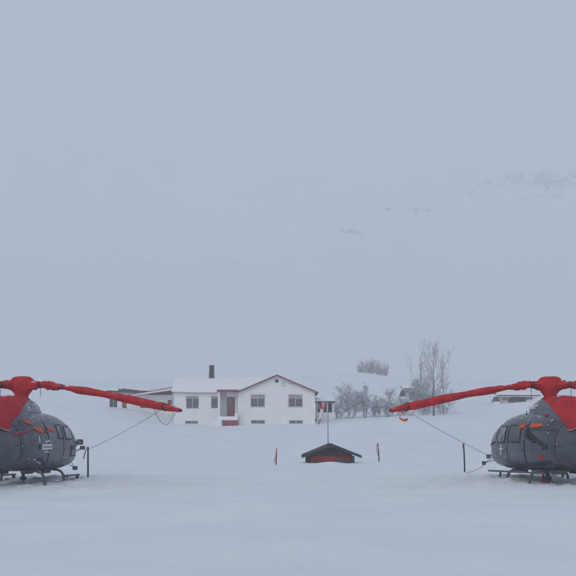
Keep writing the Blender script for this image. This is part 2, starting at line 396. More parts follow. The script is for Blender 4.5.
    for f, z in pts:
        mb = MB(); y = -sg*(skin(f, z)+.015); mb.box(f-.016, f+.016, y-.010, y+.010, z-.012, z+.012); mb.build('latch', 'white_mark', t)
    for f0, f1, z0, z1 in ((-1.62,-1.60,.85,1.95),(-.24,-.225,.80,2.05),(-1.5,-.25,1.80,1.812),(-1.1,.9,.80,.812),(-1.9,-.3,1.36,1.370)):
        patch('seam', 'black', t, sg, f0, f1, lambda f: z0, lambda f: z1, .016, 8)
    # grey/black vent on the side
    patch('side_vent', 'black', t, sg, -.86 if left else -1.36, -.74 if left else -1.12, lambda f: 1.25, lambda f: 1.39 , .022, 4)
    patch('access_strip', 'white_mark', t, sg, -.815, -.785, lambda f: 1.44, lambda f: 1.62, .022, 4) if left else None
    # roof antenna, lights
    mb = MB(); mb.tube([(1.35,0,2.28),(1.30,0,2.50)], [.014,.006], 6); mb.build('antenna', 'black', t)
    mb = MB(); mb.tube([(.6,.45,2.25),(.57,.46,2.37)], [.02,.01], 6); mb.build('antenna', 'black', t)
    # cloth engine cover: follows the skin a little outside it
    mb = MB(); rows = []; edge = []
    fe = list(np.linspace(.02, -3.0, 46))
    for f in fe:
        zl = pchip([-3.1,-2.5,-2.05,-1.7,-1.3,-1.0,-.5,.02,.1], ZL, f)
        zt = max(lerp_st(CS, f)[2], 0)
        r = []
        for s in (1, -1):
            col = []
            for j in range(19):
                k = j/18; z = zl + (zt-zl)*math.sin(k*math.pi/2)
                y = skin(f, min(z, zt-.004)) if j < 18 else 0
                if j < 18: y = max(y, .02)
                dr = .030 + .020*fbm(f*2.6, z*2.6, s*3., 3) + .05*(1-k)*max(0, math.sin(f*5+z*3))*.5
                col.append((f, -s*(y+dr if j < 18 else 0), z + (.04 if j > 10 else .02) + .012*fbm(f*4, z*4, s, 2)))
            r = r + col[::-1][0:] if s == 1 else col[:-1] + r
        rows.append(r)
    mb.grid(rows)
    ec = mb.build('engine_cover', 'red_fabric', t, smooth=True, solid=.02)
    mb = MB()
    for idx in (0, -1):
        mb.tube([Vector(r[idx]) for r in rows], .014, 6)
    mb.build('piping', 'piping', ec, smooth=True)
    for i_ in (9, 21, 33):
        mb = MB(); mb.tube([Vector(p)+Vector((0,0,.012)) for p in rows[i_]], .010, 5); mb.build('seam', 'red_trim', ec, smooth=True)
    # rotor head bonnet
    pr = [(.0,3.36),(.12,3.36),(.23,3.345),(.31,3.29),(.345,3.20),(.345,3.10),(.32,3.00),(.27,2.92),(.215,2.85),(.18,2.78),(.175,2.72),(.20,2.66),(.22,2.60)]
    mb = MB(); rows = []
    for r, z in pr:
        rows.append([(r*(1+.10*fbm(math.cos(a)*1.8, math.sin(a)*1.8, z*3, 3)+.05*math.sin(a*9+z*7)*max(0,min(1,(3.1-z)*3)))*math.cos(a), r*(1+.09*fbm(math.cos(a)*1.6, math.sin(a)*1.6, z*4+9, 3))*math.sin(a), z + .02*fbm(a*2, z*5, 1, 2)*(r > .1)) for a in [2*math.pi*k/36 for k in range(36)]])
    mb.grid(rows, True)
    hc = mb.build('rotor_head_cover', 'red_fabric', t, smooth=True)
    mb = MB()
    mb.tube([(.185*math.cos(a), .185*math.sin(a), 2.70+.01*math.sin(3*a)) for a in [2*math.pi*k/20 for k in range(21)]], .022, 6)
    mb.build('strap', 'black' if left else 'orange', hc, smooth=True)
    mb = MB(); mb.tube([(0,0,2.55),(0,0,3.1)], .09, 12); mb.build('mast', 'metal_dark', t)
    # blades in their socks, three of them, drooping
    for bi, az in enumerate(blades):
        a = R(az) - rz; d = Vector((math.cos(a), math.sin(a), 0)); n_ = Vector((-math.sin(a), math.cos(a), 0))
        rr = [.15,.3,.42,.52,.60,.68,.78,.92,1.06,1.20,1.32,1.42,1.52,1.7,1.95,2.2,2.5,2.9,3.3,3.7,4.1,4.5,4.75,4.83,4.9,5.1,5.25,5.33,5.35]
        hv = [.14,.15,.12,.11,.085,.075,.115,.125,.11,.095,.08,.05,.06,.08,.10,.115,.105,.09,.112,.118,.118,.118,.112,.09,.09,.075,.055,.03,.01]
        hz = [.15,.16,.15,.14,.12,.10,.13,.13,.13,.14,.14,.15,.16,.17,.17,.17,.17,.17,.17,.17,.17,.17,.165,.15,.15,.14,.12,.06,.02]
        zz = lambda r: 3.10 + .03*min(1, r/.8) - .80*((max(0, r-.5))/4.85)**1.28
        rq = [x for x in np.arange(.15, 1.6, .035)] + [x for x in rr if x > 1.6]
        mb = MB(); rows = []
        for r, v, h in zip(rq, np.interp(rq, rr, hv), np.interp(rq, rr, hz)):
            ring = []
            for k in range(20):
                q = 2*math.pi*k/20; cq, sq = math.cos(q), math.sin(q)
                yy = math.copysign(abs(cq)**.8, cq)*h*(1 - .45*max(0, -sq)); vv = sq*v*(1.12 if sq < 0 else .88)
                wr = .016*fbm(r*3.2+bi*5, cq*2, sq*2, 4)*(1.7 if r < 1.6 else .9) + (.0045*math.sin(r*31+q*3) if .2 < r < 1.3 else .004*math.sin(r*17+q*2))
                ring.append(d*r + n_*(yy+wr) + Vector((0,0,zz(r)+vv+wr*1.5)))
            rows.append(ring)
        mb.grid(rows, True); mb.f.append(tuple(range(20))); mb.mi.append(0); b0 = (len(rq)-1)*20; mb.f.append(tuple(range(b0, b0+20))); mb.mi.append(0)
        bl = mb.build('rotor_blade', 'red_sock', t, smooth=True)
        tag(bl, 'rotor blade in a red cloth sleeve')
        for r0, r1, nm, mt, ex in ((4.80,4.855,'sleeve_band','black',.014),(5.31,5.355,'blade_tip','black',.006),(.63,.68,'sleeve_tie','black',.016),(1.41,1.45,'sleeve_tie','metal_dark',.016)):
            mb = MB(); rows = []
            for r in np.linspace(r0, r1, 5):
                v = np.interp(r, rr, hv) + ex; h = np.interp(r, rr, hz) + ex
                rows.append([d*r + n_*(math.copysign(abs(math.cos(q))**.8, math.cos(q))*h*(1-.45*max(0,-math.sin(q)))) + Vector((0,0,zz(r)+math.sin(q)*v*(1.15 if math.sin(q) < 0 else .92))) for q in [2*math.pi*k/20 for k in range(20)]])
            mb.grid(rows, True); mb.f += [tuple(range(20)), tuple(range(80,100))]; mb.mi += [0,0]
            mb.build(nm, mt, bl, smooth=False)
        # thin cord hanging from the sleeve root
        mb = MB(); p = d*.66 + Vector((0,0,zz(.66)-.08)); mb.tube([p, p+Vector((.01,0,-.14)), p+Vector((0,.01,-.26))], .008, 5); mb.build('tie_cord', 'black', bl)
        if bi != 1:
            mb = MB(); 
            for q in range(3 if left else 1):
                p = d*(.62+.09*q) + Vector((0,0,zz(.7)+.10-.02*q)); mb.tube([p-d*.05, p+Vector((0,0,.02)), p+d*.06-Vector((0,0,.015))], [.02,.045,.015], 8)
            mb.build('snow_clump', 'roof_snow', bl, smooth=True)
    # landing gear
    for s in (1, -1):
        sk = MB(); y = -s*1.03
        sk.tube([(-2.0,y,.14),(-1.9,y,.08),(-1.0,y,.06),(1.0,y,.06)] + ([(1.45,y,.08),(1.62,y,.15),(1.74,y,.28),(1.80,y,.42)] if left else [(1.6,y,.07),(1.8,y,.12)]), .05, 10)
        k = sk.build('skid', 'metal_dark', t, smooth=True)
        mb = MB()
        if left:
            mb.bar((.85,y,.44),(1.82,y,.44),.14,.045); mb.tube([(.92,y,.42),(.92,y,.08)], .014, 6)
        else:
            mb.bar((-1.5,y*.93,.60),(1.95,y,.56),.10,.05); mb.tube([(1.15,y,.56),(1.30,y,.08)], .034, 8)
        mb.build('step', 'metal_dark', k)
        mb = MB(); mb.bar((-1.9,y,.03),(-1.1,y,.03),.30,.03); mb.build('snow_pad', 'rubber', k)
    for f in (-.72, .78):
        mb = MB()
        pts = [(f, s*q, z) for s, q, z in ((-1,1.03,.06),(-1,1.0,.30),(-1,.97,.46),(-1,.91,.56),(-1,.80,.62),(-1,.4,.66),(1,.4,.66),(1,.80,.62),(1,.91,.56),(1,.97,.46),(1,1.0,.30),(1,1.03,.06))]
        mb.tube(pts, .040, 10); ct = mb.build('cross_tube', 'metal_dark', t, smooth=True)
        for s in (-1, 1):
            mb = MB(); mb.bar((f-.04, s*1.01, .30), (f-.10, s*1.05, .02), .09, .05); mb.build('clamp', 'metal_dark', ct)
    # mirrors on outriggers
    ml = [(3.0,.66,1.42,.20,.17),(3.02,.74,1.24,.15,.12),(3.0,.50,.60,.15,.12)] if left else [(3.0,.60,.97,.13,.13),(3.0,.76,.76,.11,.12)]
    for f, l, z, w, h in ml:
        y = -sg*l
        mb = MB(); mb.poly([(-w/2,-h/2),(w/2,-h/2),(w/2+.01,h/2-.02),(w/2-.02,h/2),(-w/2,h/2)], -.02, .03)
        o = mb.build('mirror', 'black', t, loc=(f, y, z), rot=-rz + R(12*sg))
        mb = MB(); mb.box(-w/2+.02, w/2-.02, -.026, -.0225, -h/2+.02, h/2-.02); mb.build('mirror_glass', 'mirror', o)
        mb = MB(); q = Vector((2.72-f, -sg*.42-y, max(-.35, min(.1, .95-z)))); q = Matrix.Rotation(rz-R(12*sg), 3, 'Z') @ q
        mb.tube([(0,.02,0), q*.5+Vector((0,0,.02)), q], .011, 6)
        q2 = Matrix.Rotation(rz-R(12*sg), 3, 'Z') @ Vector((2.6-f, -sg*.5-y, max(-.6, min(.25, 1.1-z)))); mb.tube([(0,.02,0), q2], .009, 6)
        mb.build('mirror_arm', 'metal_dark', o)
    # tail: fin, stabiliser, tail rotor (outside the frame)
    tb = MB(); tb.poly([(-6.55,1.75),(-7.15,3.0),(-7.5,3.0),(-7.35,1.6),(-7.5,.85),(-7.2,.85),(-6.6,1.6)], -.04, .04); tb.build('tail_fin', 'paint', t, bevel=.02)
    tb = MB(); tb.box(-5.35,-4.9,-1.26,1.26,1.70,1.76); tb.build('stabiliser', 'paint', t, bevel=.02)
    tb = MB(); tb.bar((-7.0,-.2,1.0),(-7.0,-.2,2.5),.03,.16, (1,0,0)); tb.tube([(-7.0,.0,1.75),(-7.0,-.22,1.75)], .05, 10); tb.build('tail_rotor', 'red_sock', t)
    tb = MB(); tb.tube([(-2.7,0,2.05),(-3.15,0,2.12)], [.17,.15], 16); tb.build('exhaust', 'metal_dark', t, smooth=True)
    # marks and straps on the side the camera sees
    if left:
        decal('registration', 'OE-XTE', t, 1, -.08, 2.45, 1.02, .235)
        f = lambda q: None
        patch('operator_sign', 'white_mark', t, 1, -.66, -.02, lambda f: 1.235, lambda f: 1.395, .020, 6)
        for k, (fa, fb, za, zb) in enumerate(((-.60,-.36,1.285,1.345),(-.33,-.20,1.285,1.345),(-.18,-.06,1.285,1.345))):
            patch('sign_lettering', 'grey_mark', t, 1, fa, fb, lambda f: za, lambda f: zb, .024, 3)
        patch('operator_mark', 'white_mark', t, 1, -.50, -.16, lambda f: 1.445+.06*(f+.5), lambda f: 1.475+.11*(f+.5), .020, 5)
        patch('operator_mark', 'grey_mark', t, 1, -.36, -.10, lambda f: 1.49, lambda f: 1.525, .020, 4)
        patch('operator_line', 'white_mark', t, 1, -.52, -.22, lambda f: 1.155, lambda f: 1.185, .020, 4)
    else:
        patch('side_lettering', 'white_mark', t, -1, .30, .82, lambda f: 2.42, lambda f: 2.47, .020, 6)
        patch('side_lettering', 'white_mark', t, -1, .18, .70, lambda f: 2.50-.04*f, lambda f: 2.56-.04*f, .020, 6)
        patch('side_lettering', 'white_mark', t, -1, .32, .52, lambda f: 2.58, lambda f: 2.615, .020, 4)
        mb = MB()
        for (fa, fb, za, zb) in ((1.30,1.345,1.05,1.38),(1.20,1.46,1.22,1.255)):
            y = skin((fa+fb)/2, 1.2); mb.box(fa, fb, y+.020, y+.035, za, zb)
        mb.build('cross_mark', 'white_mark', t)
    def blob(name, m, f, z, a, b, seed, out=.05, tilt=0):
        """a rolled cloth flag or foam plug lashed to the side"""
        rows = []; mb = MB(); y = -sg*(skin(f, z)+out)
        for i in range(9):
            u = -1 + 2*i/8; rad = math.sqrt(max(.02, 1-u**4))
            ring = []
            for k in range(12):
                q = 2*math.pi*k/12; w = 1 + .22*fbm(u*2+seed, math.cos(q), math.sin(q), 3)
                fx = f+u*a*.82; zz_ = z + b*.8*rad*math.sin(q)*w + tilt*u*a
                ring.append((fx, -sg*(skin(fx, min(zz_, 2.2))+out*.5) - sg*.035*rad*math.cos(q)*w, zz_))
            rows.append(ring)
        mb.grid(rows, True); mb.f += [tuple(range(12)), tuple(range(96,108))]; mb.mi += [0,0]
        return mb.build(name, m, t, smooth=True)
    def strap(name, m, pts, r=.014, out=.03):
        mb = MB(); mb.tube([(f, -sg*(skin(f, z)+out), z) for f, z in pts], r, 6); return mb.build(name, m, t, smooth=True)
    if left:
        blob('flag_roll', 'orange', -1.0, 2.02, .13, .07, 1, tilt=-.4)
        blob('flag_roll', 'orange', -.70, 1.80, .26, .085, 2, tilt=-.25)
        blob('flag_roll', 'orange', .02, 1.82, .24, .07, 3, tilt=-.1)
        blob('buckle', 'black', -.36, 1.76, .07, .06, 4)
        strap('strap', 'rope', [(-1.75,1.72),(-1.2,1.80),(-.9,1.84),(-.6,1.76),(-.36,1.77),(-.1,1.80),(.3,1.84)])
        strap('strap', 'red_fabric', [(-1.9,1.66),(-1.45,1.72),(-1.0,1.82)], .02)
        strap('strap', 'white_mark', [(-1.05,.98),(-.6,.84),(-.2,.66)], .014)
        strap('strap', 'black', [(-.9,.93),(-.62,.98),(-.3,.80),(.1,.70)], .03)
    else:
        blob('flag_roll', 'orange', .10, 1.92, .20, .085, 1)
        blob('flag_roll', 'orange', -.62, 1.93, .34, .085, 2)
        blob('buckle', 'black', -.20, 1.88, .08, .07, 4)
        strap('strap', 'rope', [(-1.1,1.92),(-.6,1.90),(-.2,1.88),(.3,1.94)])
        strap('strap', 'black', [(-.20,1.86),(-.35,1.74),(-.62,1.66),(-.85,1.52),(-1.15,1.42)], .045, .05)
        strap('strap', 'black', [(-.40,1.72),(-.45,1.58),(-.85,1.46)], .04, .05)
        blob('red_plug', 'red_fabric', -1.05, 1.05, .06, .10, 6)
        strap('strap', 'black', [(-1.3,.90),(-.7,.84),(.0,.78),(.6,.74)], .03)
        strap('strap', 'red_fabric', [(-.15,.62),(-.2,.40),(-.22,.22)], .04, .1)
        strap('strap', 'metal_dark', [(-.35,.62),(-.42,.42),(-.46,.26)], .04, .1)
        blob('red_plug', 'red_fabric', -.62, 2.22, .05, .04, 7)
    return t
ZL = [2.10, 1.95, 1.77, 2.00, 2.22, 2.37, 2.54, 2.66, 2.68]
helicopter('grey helicopter with white lettering on its cowling and red covers, nose to the right', (HELI[0][0], HELI[0][1], -.20), R(79.5), (-24.7, 102, 216), True)
helicopter('grey helicopter with orange flags and a white cross mark, nose to the left', (HELI[1][0], HELI[1][1], -.20), R(104.5), (204.5, 78, -36), False)

rnd = random.Random(77); mb = MB()
ico = bmesh.new(); bmesh.ops.create_icosphere(ico, subdivisions=1, radius=1.); iv = [v.co.copy() for v in ico.verts]; ifc = [tuple(v.index for v in f.verts) for f in ico.faces]; ico.free()
for hx, hy, sx in ((HELI[0][0], HELI[0][1], 1), (HELI[1][0], HELI[1][1], -1)):
    for i in range(170):
        x = hx + sx*.9 + rnd.gauss(0, 1.6); y = hy + .4 + rnd.gauss(0, 1.5); r = rnd.uniform(.010, .034)*(1.5 if rnd.random() < .08 else 1)
        zg = ground(x, y)
        mb.add([(x+v.x*r*rnd.uniform(.8,1.5), y+v.y*r*rnd.uniform(.8,1.5), zg+r*.15+v.z*r*rnd.uniform(.5,.9)) for v in iv], ifc)
tag(mb.build('broken_snow', 'snow', smooth=True, normals=False), 'crumbs of broken snow scattered around the two helicopters', 'snow', kind='stuff')

# ------------------------------------------------------------------ ropes, ribbons, marker poles
def rope(name, label, pts, r, m, cat='rope', sag=0.):
    mb = MB(); out = []
    for i in range(len(pts)-1):
        a, b = Vector(pts[i]), Vector(pts[i+1])
        for k in range(12):
            u = k/12; out.append(a.lerp(b, u) - Vector((0,0,sag*4*u*(1-u))))
    out.append(Vector(pts[-1])); mb.tube(out, r, 6)
    return tag(mb.build(name, m, smooth=True), label, cat)
rope('tie_down_rope', 'thin grey rope running from the left helicopter blade down to the dark marker pole', [at(161,410,33.2), at(88,449.5,37.6)], .0065, 'rope', sag=.05)
rope('tie_down_rope', 'thin grey rope running from the right helicopter blade down to its nose', [at(404,409,33.0), at(488.5,455.5,37.8)], .0065, 'rope', sag=.04)
rope('tip_loop', 'slack dark loop of cord hanging under the tip of the left helicopter blade', [at(154,409,33.4), at(160,421,33.2), at(167,425,33.0), at(177,411,32.8)], .0075, 'rope', 'cord', sag=.02)
rope('tip_loop', 'slack dark cord hanging under the tip of the right helicopter blade', [at(402,408,33.0), at(411,416,33.2), at(418,404,33.4)], .0075, 'rope', 'cord', sag=.02)
rope('ground_rope', 'pale orange rope from the black marker pole up to the nose of the right helicopter', [at(466,473,42), at(478,469,40), at(486,463,37.8)], .009, 'rope_orange', sag=.02)
mb = MB(); a = [at(404,409,33.0), at(399.5,418.0,32.9), at(401,419.3,32.9), at(404,420.4,32.9), at(407,419.6,33)]
mb.grid([[p+Vector((.004*i,-.01,.006+.009*i)) for i, p in enumerate(a)],[p+Vector((0,.01,-.006-.008*i)) for i, p in enumerate(a)]]); tag(mb.build('tip_ribbon', 'orange', solid=.01), 'orange ribbon fluttering below the tip of the right helicopter blade', 'ribbon')

def marker(px, pt, pb, label, red, lean, r=.028, w=.0):
    Y = FPX*EYE/(pb-HY); b = at(px, pb, Y); zg = ground(b.x, b.y); h = (pb-pt)/FPX*Y
    t = thing('marker_pole', label, 'marker pole', (b.x, b.y, zg), 0, 'marker poles in the snow')
    mb = MB(); mb.tube([(0,0,-.3),(lean*.5,0,h*.5),(lean,0,h)], [r,r*.95,r*.85], 8); mb.build('pole', 'red_trim' if red == 2 else 'black', t, smooth=True)
    mb = MB()
    if red == 1: pts = [(lean,-.03,h),(lean-.05,-.05,h*.90),(lean-.10,-.04,h*.75),(lean-.13,-.04,h*.6)]
    elif red == 2: pts = [(lean,-.03,h),(lean-.03,-.05,h*.7),(lean-.07,-.05,h*.4),(lean-.10,-.04,h*.12)]
    elif red == 3: pts = [(lean,-.03,h),(lean-.08,-.05,h*.75),(lean-.02,-.05,h*.5),(lean+.02,-.04,h*.3)]
    else: pts = [(lean,-.03,h*.98),(lean-.03,-.05,h*.9),(lean-.01,-.05,h*.8)]
    mb.grid([[(x-.022,y,z) for x,y,z in pts],[(x+.022,y,z+.01) for x,y,z in pts]]); mb.build('ribbon', 'sock_red' if red != 4 else 'red_trim', t, solid=.008)
marker(88, 450, 481, 'dark marker pole with a red ribbon beside the nose of the left helicopter', 1, 0)
marker(276, 449, 466, 'thin red marker pole standing left of the half buried hut', 2, .03)
marker(379.5, 443, 463, 'dark marker pole with a red ribbon standing right of the half buried hut', 3, -.08)
marker(465, 446, 475, 'plain black marker pole in front of the nose of the right helicopter', 4, -.05)

# ------------------------------------------------------------------ hut and windsock
Y = 56.5
def hut():
    k = Y/FPX; c = at(331, 464, Y); t = thing('hut', 'small red hut with dark roof buried in snow to its eaves', 'hut', (c.x, Y, 0))
    X = lambda px: (px-331)*k; Z = lambda py: EYE-(py-HY)*k
    mb = MB(); mb.poly([(X(309.5),-.8),(X(352.5),-.8),(X(352.5),Z(454.2)),(X(331),Z(445.2)),(X(309.5),Z(454.2))], .12, 2.6); w = mb.build('wall', 'red_wood', t)
    mb = MB()
    for i in range(15):
        x = X(310)+i*(X(352)-X(310))/15; mb.box(x, x+.10, .09, .118, -.6, Z(456.6))
    mb.build('cladding', 'red_wood', w)
    mb = MB(); mb.poly([(X(309.5),Z(455.6)),(X(352.5),Z(455.6)),(X(352.5),Z(454.0)),(X(331),Z(445.0)),(X(309.5),Z(454.0))], .06, .084); mb.build('gable', 'dark_wood', w)
    for x0, x1 in ((305.5,310.2),(351.4,354.6)):
        mb = MB(); mb.box(X(x0), X(x1), .02, .2, -.7, Z(456)); mb.build('corner_post', 'dark_wood', t)
    for s in (-1, 1):
        e = (X(302) if s < 0 else X(361)); ze = Z(455.5)
        mb = MB(); dz = .10
        mb.poly([(0,Z(443.5)),(e,ze),(e,ze-dz),(0,Z(443.5)-dz*1.15)], -.30, 2.9); rf = mb.build('roof', 'dark_wood', t)
        mb = MB(); mb.poly([(0,Z(443.2)),(e*1.01,ze+.01),(e*1.01,ze-.12),(0,Z(443.2)-.17)], -.335, -.303); mb.build('barge_board', 'dark_wood', rf)
    for x0, x1, y0, y1, m in ((317,328.5,460.6,466,'blue'),(335,350,458.6,466,'glass_dark')):
        mb = MB(); mb.box(X(x0), X(x1), .055, .087, Z(y1), Z(y0)); wd = mb.build('window', 'red_wood', t)
        mb = MB(); mb.box(X(x0+.9), X(x1-.9), .048, .053, Z(y1), Z(y0+.9)); mb.build('pane', m, wd)
    mb = MB(); mb.box(X(352.6),X(354),-.08,.0,-.4,Z(457.5)); mb.build('downpipe', 'blue', t)
hut()
b = at(328, 464, 59.5); zg = ground(b.x, b.y)
t = thing('windsock', 'limp red and white windsock hanging from a thin pole behind the hut', 'windsock', (b.x, b.y, zg))
ztop = at(328, 402, 59.5).z - zg
mb = MB(); mb.tube([(0,0,-.3),(0,0,ztop*.5),(.0,0,ztop)], [.024,.021,.018], 8); mb.build('pole', 'steel', t, smooth=True)
mb = MB(); mb.tube([(0,0,ztop-.03),(-.14,-.02,ztop-.0),(-.28,-.04,ztop-.04)], .014, 6)
mb.build('swivel_arm', 'steel', t)
P = [(-.20,0,-.0,.11),(-.22,0,-.12,.13),(-.25,0,-.26,.11),(-.27,0,-.36,.09),(-.32,0,-.52,.085),(-.37,0,-.72,.08),(-.40,0,-.84,.075),(-.44,0,-.98,.07),(-.46,0,-1.10,.05)]
for nm, i0, i1, m in (('red_band',0,3,'sock_red'),('white_band',3,6,'sock_white'),('red_band',6,8,'sock_red')):
    mb = MB(); rows = []
    for x,y,z,r in P[i0:i1+1]:
        rows.append([(x+.8*r*math.cos(q)*(1+.25*math.sin(3*q+z*6)), -.04+r*.7*math.sin(q)*(1+.2*math.cos(2*q)), ztop+z+.03*math.cos(2*q)) for q in [2*math.pi*k/16 for k in range(16)]])
    mb.grid(rows, True); mb.build(nm, m, t, smooth=True)

# ------------------------------------------------------------------ houses
def wall_open(mb, x0, x1, z0, z1, y0, y1, ops):
    """front wall as boxes left around rectangular openings (a, b, c, d) = x0, x1, z0, z1, given left to right"""
    xs_ = sorted({x0, x1, *[o[0] for o in ops], *[o[1] for o in ops]})
    for a, b in zip(xs_, xs_[1:]):
        cov = sorted([(o[2], o[3]) for o in ops if o[0] <= a+1e-6 and o[1] >= b-1e-6]); z = z0
        for c, d in cov:
            if c > z: mb.box(a, b, y0, y1, z, c)
            z = d
        if z < z1: mb.box(a, b, y0, y1, z, z1)
def window(parent, x0, x1, z0, z1, yf, mull=1, curt=.22, tint='pane', sill=True, label=None):
    w = .07; mb = MB()
    mb.box(x0, x0+w, yf, yf+.08, z0, z1); mb.box(x1-w, x1, yf, yf+.08, z0, z1)
    mb.box(x0+w, x1-w, yf, yf+.08, z0, z0+w); mb.box(x0+w, x1-w, yf, yf+.08, z1-w, z1)
    for i in range(mull):
        xm = x0 + (x1-x0)*(i+1)/(mull+1); mb.box(xm-.03, xm+.03, yf+.005, yf+.075, z0+w, z1-w)
    f = mb.build('window', 'frame', parent)
    mb = MB(); mb.box(x0+.02, x1-.02, yf+.05, yf+.062, z0+.02, z1-.02); mb.build('pane', tint, f)
    if curt:
        mb = MB(); mb.box(x0+w, x1-w, yf+.035, yf+.046, z1-w-(z1-z0)*curt, z1-w-.001); mb.build('curtain', 'curtain', f)
    if sill:
        mb = MB(); mb.box(x0-.05, x1+.05, yf-.12, yf+.0, z0-.05, z0); mb.build('sill', 'frame', f)
    if label: f['label'] = label
    return f
def PX(px, Y): return (px-CX)/FPX*Y
def PZ(py, Y): return EYE-(py-HY)/FPX*Y

Y = 126.
H = thing('house', 'white farmhouse with red roof trim, dark chimney and snow on its roof', 'house', (-5.25, Y, 2.0)); HO = Vector((-5.25, Y, 2.0))
def hp(mb): mb.v = [(x-HO.x, y-HO.y, z-HO.z) for x, y, z in mb.v]; return mb
# gabled wing to the right
xl, xr = PX(238,Y), PX(315,Y); ze = PZ(391,Y); zr = PZ(374.6,Y); xm = PX(277,Y)
ops = [(PX(a,Y),PX(b,Y),PZ(d,Y),PZ(c,Y)) for a,b,c,d in ((250.5,265,394.5,407),(288.3,302.8,394.5,407),(251,265,420,424),(289,303,420.3,424))]
mb = MB(); wall_open(mb, xl, xr, .8, ze, Y, Y+.25, ops)
mb.box(xl, xl+.25, Y+.25, Y+11, .8, ze); mb.box(xr-.25, xr, Y+.25, Y+11, .8, ze); mb.box(xl+.25, xr-.25, Y+10.75, Y+11, .8, ze)
mb.poly([(xl,ze),(xr,ze),(xm,zr-.12)], Y, Y+.25); mb.poly([(xl,ze),(xr,ze),(xm,zr-.12)], Y+10.75, Y+11)
mb.box(xl+.25, xr-.25, Y+.25, Y+10.75, .9, 1.1)
Wg = hp(mb).build('wall', 'wall', H)
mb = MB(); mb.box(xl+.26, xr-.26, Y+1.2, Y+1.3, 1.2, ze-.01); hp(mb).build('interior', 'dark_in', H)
shift = lambda o: o
def hwin(*a, **k):
    x0,x1,z0,z1,yf = a[:5]
    return window(H, x0-HO.x, x1-HO.x, z0-HO.z, z1-HO.z, yf-HO.y, **k)
hwin(*ops[0], Y+.10, mull=1, curt=.28); hwin(*ops[1], Y+.10, mull=1, curt=.28)
hwin(*ops[2], Y+.10, mull=1, curt=0, sill=False); hwin(*ops[3], Y+.10, mull=1, curt=0, sill=False)
for s in (-1, 1):
    xe = PX(234.5,Y) if s < 0 else PX(318.3,Y); zz_ = PZ(392.3,Y)
    if s < 0: xe = PX(238,Y)+.02; zz_ = PZ(391.2,Y)
    mb = MB(); mb.poly([(xm,zr),(xe,zz_),(xe,zz_-.12),(xm,zr-.14)], Y-.35, Y+11.3); rf = hp(mb).build('roof', 'dark_wood', H)
    mb = MB(); mb.poly([(xm,zr+.0),(xe,zz_+.0),(xe,zz_-.14),(xm,zr-.15)], Y-.40, Y-.352); hp(mb).build('barge_board', 'red_trim', rf)
    mb = MB(); mb.poly([(xm,zr+.004),(xe+.02*s,zz_+.004),(xe-.05*s,zz_+.13),(xm*.5+xe*.5,(zr+zz_)/2+.17),(xm,zr+.13)], Y-.30, Y+11.25); hp(mb).build('roof_snow', 'roof_snow', rf)
mb = MB(); c = at(276.8,381,Y); mb.tube([(c.x,Y-.03,c.z),(c.x,Y+.02,c.z)], .19, 16); hp(mb).build('vent', 'black', H)
# faint curl and lettering on the gable
mb = MB(); c = at(284.5,384.2,Y)
mb.tube([(c.x+.27*math.cos(q), Y-.012, c.z+.22*math.sin(q)) for q in np.linspace(.9, 5.6, 18)], .03, 6)
mb.tube([(c.x+.12*math.cos(q), Y-.012, c.z+.12*math.sin(q)) for q in np.linspace(1.2, 5., 10)], .022, 6)
for i in range(5):
    x = c.x+.36+i*.16; mb.box(x, x+.11, Y-.016, Y-.002, c.z+.0, c.z+.10)
hp(mb).build('gable_emblem', 'concrete', H)
# long wing to the left
Y2 = 126.7; xa, xb = PX(174,Y2), PX(238,Y)-.004; ze2 = PZ(391,Y2)
ops2 = [(PX(a,Y2),PX(b,Y2),PZ(d,Y2),PZ(c,Y2)) for a,b,c,d in ((186,199,396,408.5),(211,218.2,396,408.5),(185,198,420.8,424),(226.8,235,397,416.6))]
mb = MB(); wall_open(mb, xa, xb, .8, ze2, Y2, Y2+.25, ops2)
mb.box(xa, xa+.25, Y2+.25, Y2+7.75, .8, ze2); mb.box(xa, xb, Y2+7.75, Y2+8, .8, ze2)
yr = Y2+4; zr2 = PZ(379.6, yr)
mb.add([(xa,Y2,ze2),(xa,Y2+8,ze2),(xa,yr,zr2-.15),(xa+.2,Y2,ze2),(xa+.2,Y2+8,ze2),(xa+.2,yr,zr2-.15)], [(0,1,2),(3,5,4),(0,2,5,3),(1,4,5,2),(0,3,4,1)])
hp(mb).build('wall', 'wall', H)
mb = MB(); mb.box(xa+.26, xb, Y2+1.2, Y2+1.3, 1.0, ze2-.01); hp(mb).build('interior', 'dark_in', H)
hwin(*ops2[0], Y2+.10, mull=1, curt=.16); hwin(*ops2[1], Y2+.10, mull=0, curt=.16, sill=False); hwin(*ops2[2], Y2+.10, mull=1, curt=0, sill=False)
# sagging snow on the long roof
n = 26; rows = []; rows2 = []
for j in range(9):
    v = j/8; r = []; r2 = []
    for i in range(n+1):
        u = i/n; x = xa-.22 + (xb-xa+.22+3.)*u
        yy = Y2-.35 + (yr-Y2+.35)*v; sag = .10*math.sin(u*math.pi*1.0)**2 + .05*math.sin(u*7)
        r.append((x, yy - .08*(v == 0), ze2-.10 + (zr2+.1-ze2+.10)*v + .20*(1-.2*v)*(1 if v > 0 else .35) - sag*(1-v)*.7 + .03*fbm(x*.8, yy*.8)))
        r2.append((x, yy, ze2-.12 - sag*(1-v)*.6 + (zr2-ze2+.10)*v))
    rows.append(r); rows2.append(r2)
mb = MB(); mb.grid(rows2); rf = hp(mb).build('roof', 'dark_wood', H, solid=.08)
mb = MB(); mb.grid(rows); mb.grid([rows[0], rows2[0]]); mb.grid([[q[0] for q in rows],[q[0] for q in rows2]]); hp(mb).build('roof_snow', 'roof_snow', rf, smooth=True)
